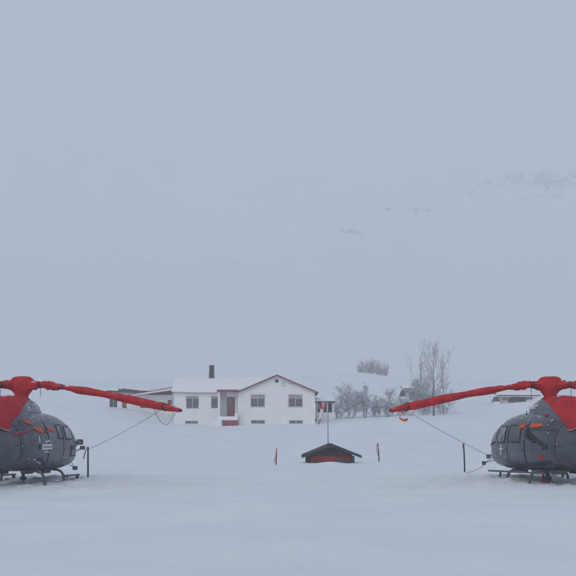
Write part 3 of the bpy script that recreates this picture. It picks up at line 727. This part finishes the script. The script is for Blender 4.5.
mb = MB(); mb.add([(xa-.22,yr,zr2+.26),(xb+3,yr,zr2+.26),(xb+3,Y2+8.3,ze2+.1),(xa-.22,Y2+8.3,ze2+.1),(xa-.22,yr,zr2-.05),(xb+3,yr,zr2-.05),(xb+3,Y2+8.3,ze2-.15),(xa-.22,Y2+8.3,ze2-.15)],
   [(0,1,2,3),(4,5,6,7)[::-1],(0,3,7,4),(1,5,6,2),(3,2,6,7),(0,4,5,1)]); hp(mb).build('roof', 'roof_snow', H)
mb = MB(); c0 = PX(208.7,yr); c1 = PX(214.2,yr); zt = PZ(366,yr)
mb.add([(c0,yr-.35,zr2-.6),(c1+.02,yr-.35,zr2-.6),(c1+.02,yr+.35,zr2-.6),(c0,yr+.35,zr2-.6),(c0+.10,yr-.3,zt),(c1-.03,yr-.3,zt),(c1-.03,yr+.3,zt),(c0+.10,yr+.3,zt)],
   [(0,3,2,1),(4,5,6,7),(0,1,5,4),(1,2,6,5),(2,3,7,6),(3,0,4,7)])
ch = hp(mb).build('chimney', 'chimney', H); 
mb = MB(); mb.box(c0+.05, c1+.02, yr-.36, yr+.36, zt+.002, zt+.07); hp(mb).build('chimney_cap', 'chimney', ch)
# porch between the wings
Yp = 125.2; p0, p1 = PX(218,Yp), PX(238,Yp)
mb = MB(); mb.box(p0-.1, p1, Yp-.15, Y2-.01, PZ(391.8,Yp), PZ(389.9,Yp)); pf = hp(mb).build('porch_roof', 'red_trim', H)
mb = MB(); mb.box(p0-.12, p1, Yp-.1, Y2-.01, PZ(389.9,Yp)+.002, PZ(389.9,Yp)+.16); hp(mb).build('roof_snow', 'roof_snow', pf, bevel=.05)
mb = MB(); mb.box(p0, p0+.2, Yp, Yp+.2, 1.5, PZ(391.9,Yp)); hp(mb).build('porch_post', 'wall', H)
mb = MB(); mb.box(p0+.02, p1, Yp+.02, Y2-.005, 1.5, PZ(417,Yp)); pb = hp(mb).build('porch_base', 'concrete', H)
mb = MB(); mb.box(p0+.21, p1, Yp-.02, Yp+.016, PZ(423.8,Yp)-.6, PZ(420.6,Yp)); hp(mb).build('base_board', 'red_trim', pb)
mb = MB(); mb.box(p0-.06, p1, Yp-.09, Yp+.9, PZ(420.4,Yp), PZ(416.4,Yp)); hp(mb).build('step_snow', 'roof_snow', pb, bevel=.08)
mb = MB(); mb.box(PX(234.4,Yp),p1,Yp+.1,Yp+.7,PZ(417,Yp),PZ(412.8,Yp)); hp(mb).build('step_snow', 'roof_snow', pb, bevel=.15)
mb = MB()
for i in range(9): 
    x = PX(219.6+i*.8,Y2); mb.box(x, x+.05, Y2-.03, Y2-.003, PZ(416.4,Y2), PZ(392.4,Y2))
hp(mb).build('porch_cladding', 'concrete', H)
o = ops2[3]; mb = MB(); mb.box(o[0]+.04, o[1]-.04, Y2+.1, Y2+.16, o[2], o[3]-.04); dr = hp(mb).build('door', 'red_door', H)
mb = MB(); mb.box(o[0]+.14, o[0]+.50, Y2+.075, Y2+.097, o[2]+.75, o[3]-.16); hp(mb).build('pane', 'pane', dr)
mb = MB(); mb.box(o[1]-.2, o[1]-.12, Y2+.04, Y2+.098, o[2]+.95, o[2]+1.0); hp(mb).build('handle', 'steel', dr)
# drift beside the porch
mb = MB(); rows = []
for j in range(12):
    v = j/11; r = []
    for i in range(22):
        u = i/21; x = PX(196,Y)+(PX(222,Y)-PX(196,Y))*u; y = Yp-1.6+(Y2-.005-Yp+1.6)*v
        top = ground(x, y) - .15 + 1.15*sstep(.05,.92,u)**1.3*sstep(-.1,.75,v) + .05*fbm(x, y*2)
        r.append((x, y, top))
    rows.append(r)
mb.grid(rows); mb.grid([[(*q[:2], q[2]) for q in [r[-1] for r in rows]], [(q[0]+.3, q[1], 1.0) for q in [r[-1] for r in rows]]])
tag(mb.build('snow_drift', 'snow', smooth=True), kind='structure')

# annex to the left of the house
Y = 135.
A = thing('barn', 'long low white annex with red doors and a dark end door, left of the farmhouse', 'barn', (PX(141,Y), Y, 4.0)); HO = Vector((PX(141,Y), Y, 4.0))
x0, x1 = PX(109,Y), PX(172.5,Y); zt = PZ(392.4,Y)
ops = [(PX(a,Y),PX(b,Y),PZ(d,Y),PZ(c,Y)) for a,b,c,d in ((109.6,117.2,395,409),(122,126.6,399.5,409),(140,148,399.5,408),(167.5,172,400,409))]
mb = MB(); wall_open(mb, x0, x1, 2.6, zt, Y, Y+.25, ops); mb.box(x0, x0+.2, Y+.25, Y+6, 2.6, zt); mb.box(x1-.2, x1, Y+.25, Y+6, 2.6, zt); mb.box(x0+.2, x1-.2, Y+5.8, Y+6, 2.6, zt)
hp(mb).build('wall', 'wall', A)
mb = MB(); a = ops[0]; mb.box(a[0], a[1], Y+.12, Y+.2, a[2]-.4, a[3]); d0 = hp(mb).build('door', 'dark_in', A); d0['label'] = 'dark end door'
mb = MB(); mb.box(a[0]+.4, a[0]+.46, Y+.09, Y+.118, a[2], a[3]); hp(mb).build('door_seam', 'frame', d0)
for a in ops[1:]:
    mb = MB(); mb.box(a[0], a[1], Y+.12, Y+.2, a[2]-.4, a[3]); d0 = hp(mb).build('door', 'red_door', A)
    mb = MB(); mb.box(a[1]-.12, a[1]-.06, Y+.08, Y+.118, a[2]+.4, a[2]+.5); hp(mb).build('handle', 'steel', d0)
# low main roof: dark eave showing under uneven snow
mb = MB(); mb.add([(x0-.3,Y-.4,zt-.02),(PX(147,Y),Y-.4,zt-.02),(PX(147,Y),Y+3,zt+.25),(x0-.3,Y+3,zt+.40),(x0-.3,Y-.4,zt+.14),(PX(147,Y),Y-.4,zt+.12),(PX(147,Y),Y+3,zt+.38),(x0-.3,Y+3,zt+.55)],
   [(0,3,2,1),(4,5,6,7),(0,1,5,4),(1,2,6,5),(2,3,7,6),(3,0,4,7)]); rf = hp(mb).build('roof', 'dark_wood', A)
rows = []
for j in range(7):
    v = j/6
    rows.append([(x0-.4+(PX(150,Y)-x0+.4)*u, Y-.42+3.5*v, zt+.145+.34*v+.10*math.sin(min(1,v*3)*math.pi/2)+.10*max(0,fbm(u*4,v*2))+(.0 if u > .3 else .02)) for u in np.linspace(0,1,20)])
mb = MB(); mb.grid(rows); hp(mb).build('roof_snow', 'roof_snow', rf, smooth=True, solid=.02)
mb = MB(); mb.poly([(PX(117,Y),zt-.05),(PX(149,Y),zt-.05),(PX(149,Y),zt+.10),(PX(135,Y),zt+.28),(PX(124,Y),zt+.42),(PX(119,Y),zt+.30)], Y-.52, Y-.43); hp(mb).build('fascia', 'dark_wood', A)  # dark wedge: eave shadow and dark wall under the snow, built as one board
mb = MB(); q = at(119,388,Y+1); mb.tube([(q.x,Y+1,zt),(q.x,Y+1,q.z)], .06, 8); mb.tube([(q.x,Y+1,q.z-.12),(q.x,Y+1,q.z)], .1, 8); hp(mb).build('vent_pipe', 'steel', A)
# upper part with a sloping red edged roof
Yq = 133.6; a0, a1, a2 = at(128,395.4,Yq), at(150,391.6,Yq), at(173.2,387.6,Yq)
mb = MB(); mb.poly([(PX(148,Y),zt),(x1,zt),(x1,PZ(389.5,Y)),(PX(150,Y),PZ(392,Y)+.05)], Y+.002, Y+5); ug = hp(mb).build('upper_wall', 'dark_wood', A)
for nm, dz, th, m in (('barge_board',.0,.10,'red_trim'),('roof',-.24,.235,'roof_snow'),('barge_board',-.36,.10,'red_trim')):
    mb = MB(); mb.poly([(a0.x,a0.z+dz*.5),(a2.x,a2.z+dz),(a2.x,a2.z+dz+th),(a0.x,a0.z+dz*.5+th*.5)], Yq-(.03 if 'b' == nm[0] else 0), Yq+(.05 if 'b' == nm[0] else 6)); hp(mb).build(nm, m, A)
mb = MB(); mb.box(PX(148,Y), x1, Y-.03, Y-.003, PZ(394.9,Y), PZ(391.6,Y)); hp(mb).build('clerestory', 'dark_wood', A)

# open garage to the right
Y = 131.
G = thing('garage', 'open white shed with a dark bay, between the farmhouse and the frosted bushes', 'garage', (PX(325,Y), Y, 3)); HO = Vector((PX(325,Y), Y, 3.))
g0, g1, g2 = PX(316.6,Y), PX(332.6,Y), PX(333.4,Y); z1 = PZ(402.3,Y)
mb = MB(); mb.box(g0, g0+.1, Y, Y+4, 1.8, z1); mb.box(g1-.05, g2, Y, Y+4, 1.8, z1-.1); mb.box(g0+.1, g1-.05, Y+3.9, Y+4, 1.8, z1); mb.box(g0+.1, g1-.05, Y, Y+.12, 1.8, PZ(412.4,Y)); hp(mb).build('wall', 'wall', G)
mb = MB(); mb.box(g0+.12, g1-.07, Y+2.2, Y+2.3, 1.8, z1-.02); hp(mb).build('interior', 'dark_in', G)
mb = MB(); mb.box(g0-.2, g2+.2, Y-.3, Y+4.2, z1, z1+.12); rf = hp(mb).build('roof', 'dark_wood', G)
rows = [[(g0-.25+(g2-g0+.5)*u, Y-.3+4.5*v, z1+.12+.42*math.sin(min(1,max(0.,v)*4+.3)*math.pi/2)*min(1,6*(1-abs(2*u-1))+.3)) for u in np.linspace(0,1,16)] for v in np.linspace(0,1,8)]
mb = MB(); mb.grid(rows); mb.grid([rows[0],[(x,y,z1+.122) for x,y,z in rows[0]]]); hp(mb).build('roof_snow', 'roof_snow', rf, smooth=True)
mb = MB(); mb.grid([[(g0+.12+(1.0)*u, Y+.13+2*v, 2.6+ (PZ(404,Y)-2.6)*(1-u)**1.2*(1-.2*v)) for u in np.linspace(0,1,8)] for v in (0,.5,1)]); hp(mb).build('snow_heap', 'roof_snow', G, solid=.05)
mb = MB(); mb.box(PX(326.8,Y),PX(327.6,Y),Y-.02,Y+.1,2.3,z1); hp(mb).build('post', 'wall', G)

# far buildings behind the trees
def far_barn(label, Y, pxs, gy, ey, mass):
    pg, p_end = pxs; x0 = PX(pg,Y); xr_ = PX(p_end,Y); zt, zb = PZ(gy,Y), PZ(ey,Y)
    B = thing('far_barn', label, 'barn', (x0, Y, zb)); HOx = Vector((x0, Y, zb))
    dw = PX(pg+5,Y)-x0
    mb = MB(); mb.poly([(0,0),(dw,0),(dw*.55,zt-zb)], 0, 3); mb.build('gable', 'dark_in', B)
    mb = MB(); mb.box(.02,dw-.02,.02,3,-1.5,-.002); mb.build('gable_wall', 'roof_snow', B)
    mb = MB(); mb.add([(dw*.45,.02,zt-zb),(xr_-x0,1,zt-zb+.05),(xr_-x0,1,zt-zb+.16),(dw*.45,.02,zt-zb+.12),(dw*.45,4,zt-zb+.5),(xr_-x0,5,zt-zb+.6)],
                      [(0,1,2,3),(3,2,5,4)]); mb.build('eave', 'dark_wood', B, solid=.03)
    mb = MB(); mb.box(dw+.02, xr_-x0-.3, 1.1, 4, -1.2, zt-zb-.02); wl = mb.build('wall', 'wall', B)
    k = 0
    for a, b, c, d in mass:
        mb = MB(); mb.box(PX(a,Y)-x0, PX(b,Y)-x0, .90, 1.08, PZ(d,Y)-zb, PZ(c,Y)-zb); mb.build('door', 'dark_in', B); k += 1
    mb = MB(); mb.grid([[(dw*.4+(xr_-x0-dw*.4)*u, .1+1.*u+4.5*v, zt-zb+.17+.5*v+.2*min(1,v*4)) for u in np.linspace(0,1,10)] for v in np.linspace(0,1,6)]); mb.build('roof_snow', 'roof_snow', B, smooth=True, solid=.04)
    return B
far_barn('small snow-roofed barn with a dark gable behind the frosted bushes', 160., (400.5,424), 389.6, 396.5, [(410,420,392.6,399)])
Bf = far_barn('long snow-roofed barn with a dark gable above the nose of the right helicopter', 160., (495,542), 396.2, 401.5, [(504.5,506,398,400.2),(506.8,508,397.6,399.6),(509.5,517,398.2,402),(511,526,397.0,400.9),(518,527.5,397.4,401.8),(526,534,397.2,399.0)])
mb = MB(); mb.tube([(PX(521,160)-PX(495,160),2,0),(PX(521,160)-PX(495,160),2,1.0)], .1, 8); mb.build('flue', 'steel', Bf)

# ------------------------------------------------------------------ trees
def branch(mb, rnd, p, d, ln, r, lv, up, spread, kids, rmin, wig=.12):
    n = 3 if lv > 0 else 2; pts = [p.copy()]; rs = [r]
    dd = d.copy()
    for i in range(n):
        dd = (dd + Vector((rnd.uniform(-1,1), rnd.uniform(-1,1), rnd.uniform(-.6,1)))*wig + Vector((0,0,up*.12))).normalized()
        pts.append(pts[-1] + dd*ln/n); rs.append(max(rmin, r*(1-.55*(i+1)/n)))
    mb.tube(pts, rs, 3 if lv < 2 else 5, cap=False)
    if lv == 0: return
    for i in range(kids[lv-1]):
        u = rnd.uniform(.18, 1.); k = min(n-1, int(u*n)); q = pts[k].lerp(pts[k+1], u*n-k)
        a = rnd.uniform(0, 2*math.pi); base = (pts[k+1]-pts[k]).normalized()
        s = Vector((math.cos(a), math.sin(a), rnd.uniform(-.1,.5)))
        nd = (base*(1-spread) + s*spread + Vector((0,0,up*.3))).normalized()
        branch(mb, rnd, q, nd, ln*rnd.uniform(.38,.62)*(1.15-.35*u), r*.5, lv-1, up, spread, kids, rmin, wig)
def shrub(px, pb, pt, wpx, Y, label, seed, name='frosted_bush', cat='bush', group=None, stems=7, m='bark_frost', kids=(7,7,6), rmin=.0095, up=.12, spread=.6, trunkr=.045, lv=3, low=7, u0=.04):
    rnd = random.Random(seed); b = at(px, pb, Y); z = ground(b.x, b.y); h = (pb-pt)/FPX*Y; w = wpx/FPX*Y/2
    t = thing(name, label, cat, (b.x, b.y, z-.05), 0, group)
    st = MB(); cr = MB()
    for i in range(stems):
        a = rnd.uniform(0, 2*math.pi); q = rnd.uniform(.02, 1)**.55
        lean = Vector((math.cos(a)*w*q*.8, math.sin(a)*w*q*.65, h*rnd.uniform(.80, 1.0)*(1-.45*q*q)))
        p0 = Vector((math.cos(a)*w*q*.35, math.sin(a)*w*q*.35, -.1))
        ln = lean.length; dd = lean.normalized(); pts = [p0, p0+dd*ln*.35+Vector((rnd.uniform(-.08,.08)*h*.3,0,0)), p0+dd*ln*.75]
        st.tube(pts, [trunkr, trunkr*.8, trunkr*.5], 5)
        for k in range(low):
            u = rnd.uniform(u0, 1); q0 = pts[0].lerp(pts[1], u*2) if u < .5 else pts[1].lerp(pts[2], u*2-1)
            s = Vector((rnd.uniform(-1,1), rnd.uniform(-1,1), rnd.uniform(-.1,.9))).normalized()
            branch(cr, rnd, q0, (dd*.35+s*.65).normalized(), min(ln*.45, w*1.1+.3)*rnd.uniform(.6,1.), trunkr*.35, lv-1, up, spread, kids, rmin, .2)
        branch(cr, rnd, pts[2], dd, ln*.30, trunkr*.4, lv-1, up, spread, kids, rmin, .16)
    st.build('trunk', 'bark', t); cr.build('crown', m, t, normals=False)
    return t
GB = 'frosted bushes beside the farmhouse'
shrub(350,421,378,23,138,'tall rounded frosted bush nearest the open shed', 1, group=GB, stems=9, low=9, u0=.22)
shrub(338,421,396,15,139,'low pale frosted bush at the corner of the open shed', 2, group=GB, stems=6, kids=(6,5,5))
shrub(366,421,385,13,139,'narrow frosted bush, second in the row from the open shed', 3, group=GB, stems=6, low=9, u0=.22)
shrub(375,421,396,18,142,'low rounded frosted bush in the middle of the row', 4, group=GB, stems=7)
shrub(388,421,392,22,141,'broad frosted bush above the tip of the right rotor blade', 5, group=GB, stems=8)
shrub(403,419,399,20,143,'frosted bush below the small barn with the dark gable', 6, group=GB, stems=7)
shrub(418,416,383,18,152,'greyish bush in front of the small barn', 7, group=GB, m='bark', stems=9)
shrub(426,417,378,22,149,'dense dark bush left of the tall tree trunk', 8, group=GB, m='bark', stems=9)
shrub(443,417,384,22,147,'wide thin bush right of the tall tree trunk', 9, group=GB, m='bark', stems=7, kids=(5,5,5))
shrub(425,418,400,20,144,'low frosted thicket at the foot of the tall tree', 10, group=GB, stems=6, kids=(5,5,5))
GH = 'bare bushes on the crest of the hill'
lb = ['leftmost and widest bare bush on the hill crest','bare bush second from left on the hill crest','bare bush third from left on the hill crest','bare bush in the middle of the hill crest row','bare bush third from right on the hill crest','bare bush second from right on the hill crest','rightmost and tallest bare bush on the hill crest']
for i, (px, pt, w) in enumerate(((360,359,8),(365,356.5,8),(369.5,359,7),(373.5,358,7),(377.5,358,7),(381.5,357,7),(385.5,358,6))):
    shrub(px, 375, pt, w+1, 221, lb[i], 30+i, group=GH, m='bark_frost', stems=8, kids=(6,4), lv=2, up=.9, spread=.3, rmin=.012, trunkr=.045, low=9, u0=.0)
# tall bare tree, poplar like
def tall_tree(px, pb, pt, wpx, Y, label, seed, lim, r0, sub=(7,6), name='bare_tree', first=.08):
    rnd = random.Random(seed); b = at(px, pb, Y); z = ground(b.x, b.y); h = at(px, pt, Y).z - z; w = wpx/FPX*Y/2
    t = thing(name, label, 'tree', (b.x, b.y, z-.05), 0)
    pts = [Vector((.04*math.sin(i*1.7), .03*math.cos(i*2.1), h*i/9)) for i in range(10)]; pts[0].z = -.3
    mb = MB(); mb.tube(pts, [r0*(1-.9*i/9) for i in range(10)], 8); mb.build('trunk', 'bark_trunk', t, smooth=True)
    mb = MB()
    for i in range(lim):
        u = first + (.97-first)*(i+rnd.random())/lim; k = min(8, int(u*9)); q = pts[k].lerp(pts[k+1], u*9-k)
        a = rnd.uniform(0, 2*math.pi); wide = w*(1.0 if u < .6 else 1.0-(u-.6)*1.5)
        ln = (wide*1.3 + h*.12*(1-u))*rnd.uniform(.7,1.15)*(.9 if u > .25 else .8); ln = min(ln, (h-q.z)*1.05+.4)
        rise = rnd.uniform(.7,1.5) if u < .3 else rnd.uniform(1.2,2.6)
        dd = Vector((math.cos(a), math.sin(a), rise)).normalized()
        branch(mb, rnd, q, dd, ln*1.25, r0*.30*(1.1-u*.6), 2, .9, .42, sub, .0075, .10)
    mb.build('crown', 'bark', t, normals=False)
    return t
tall_tree(433.5,419,351,34,141,'tall bare frosted tree with one straight trunk beyond the right rotor blade', 11, 27, .12, (6,4))
tall_tree(443,418,358,14,148,'slender bare tree close behind the tall tree, to its right', 12, 15, .07, (5,4))
tall_tree(421,377.5,353,6,205,'thin bare tree standing alone on the hill left of the tall tree', 13, 16, .13, (5,4))
tall_tree(442,384,356,5,190,'thin upright sapling on the slope seen through the tall tree', 14, 12, .08, (4,4))

# ------------------------------------------------------------------ camera, light, haze
cam = bpy.data.cameras.new('camera'); co = bpy.data.objects.new('camera', cam); COL.objects.link(co)
co.location = (0, 0, EYE); co.rotation_euler = (R(90), 0, 0)
cam.sensor_width = 36; cam.lens = 36*FPX/576; cam.shift_y = (HY-288)/576; cam.clip_end = 6000; cam.clip_start = .1
SC.camera = co

EL, AZ = R(40), R(200)
w = bpy.data.worlds.new('World'); SC.world = w; w.use_nodes = True
nt = w.node_tree; bg = nt.nodes['Background']
sky = nt.nodes.new('ShaderNodeTexSky'); sky.sky_type = 'NISHITA'; sky.sun_disc = False
sky.sun_elevation = EL; sky.sun_rotation = AZ; sky.air_density = 1.0; sky.dust_density = 2.2; sky.ozone_density = 1.2
nt.links.new(sky.outputs[0], bg.inputs[0]); bg.inputs[1].default_value = .15
sd = bpy.data.lights.new('sun', 'SUN'); sd.energy = .9; sd.angle = R(40); sd.color = (1, .97, .93)
so = bpy.data.objects.new('sun', sd); COL.objects.link(so)
# sky sun direction (rotation measured from +Y towards +X)
dirv = Vector((math.sin(AZ)*math.cos(EL), math.cos(AZ)*math.cos(EL), math.sin(EL)))
so.rotation_euler = dirv.to_track_quat('Z', 'Y').to_euler(); so.location = (0, 0, 400)

mb = MB(); mb.box(-2100, 2100, -420, 2700, -2.0, 640)
hz = mb.build('haze', 'snow'); hz.data.materials.clear()
hm = bpy.data.materials.new('haze'); hm.use_nodes = True; nt = hm.node_tree; nt.nodes.remove(nt.nodes['Principled BSDF'])
pv = nt.nodes.new('ShaderNodeVolumePrincipled'); pv.inputs['Color'].default_value = (.945, .968, .985, 1); pv.inputs['Density'].default_value = .00155
pv.inputs['Anisotropy'].default_value = .0
nt.links.new(pv.outputs[0], nt.nodes['Material Output'].inputs['Volume']); hz.data.materials.append(hm)
tag(hz, kind='stuff')

SC.view_settings.view_transform = 'Standard'; SC.view_settings.look = 'None'; SC.view_settings.gamma = 1; SC.view_settings.use_curve_mapping = False
SC.view_settings.exposure = -0.11
SC.render.engine = 'CYCLES'
cy = SC.cycles
cy.max_bounces = 9; cy.diffuse_bounces = 3; cy.glossy_bounces = 3; cy.volume_bounces = 7; cy.transparent_max_bounces = 8
cy.use_denoising = True; cy.sample_clamp_indirect = 4
try: cy.denoiser = 'OPENIMAGEDENOISE'
except Exception: pass
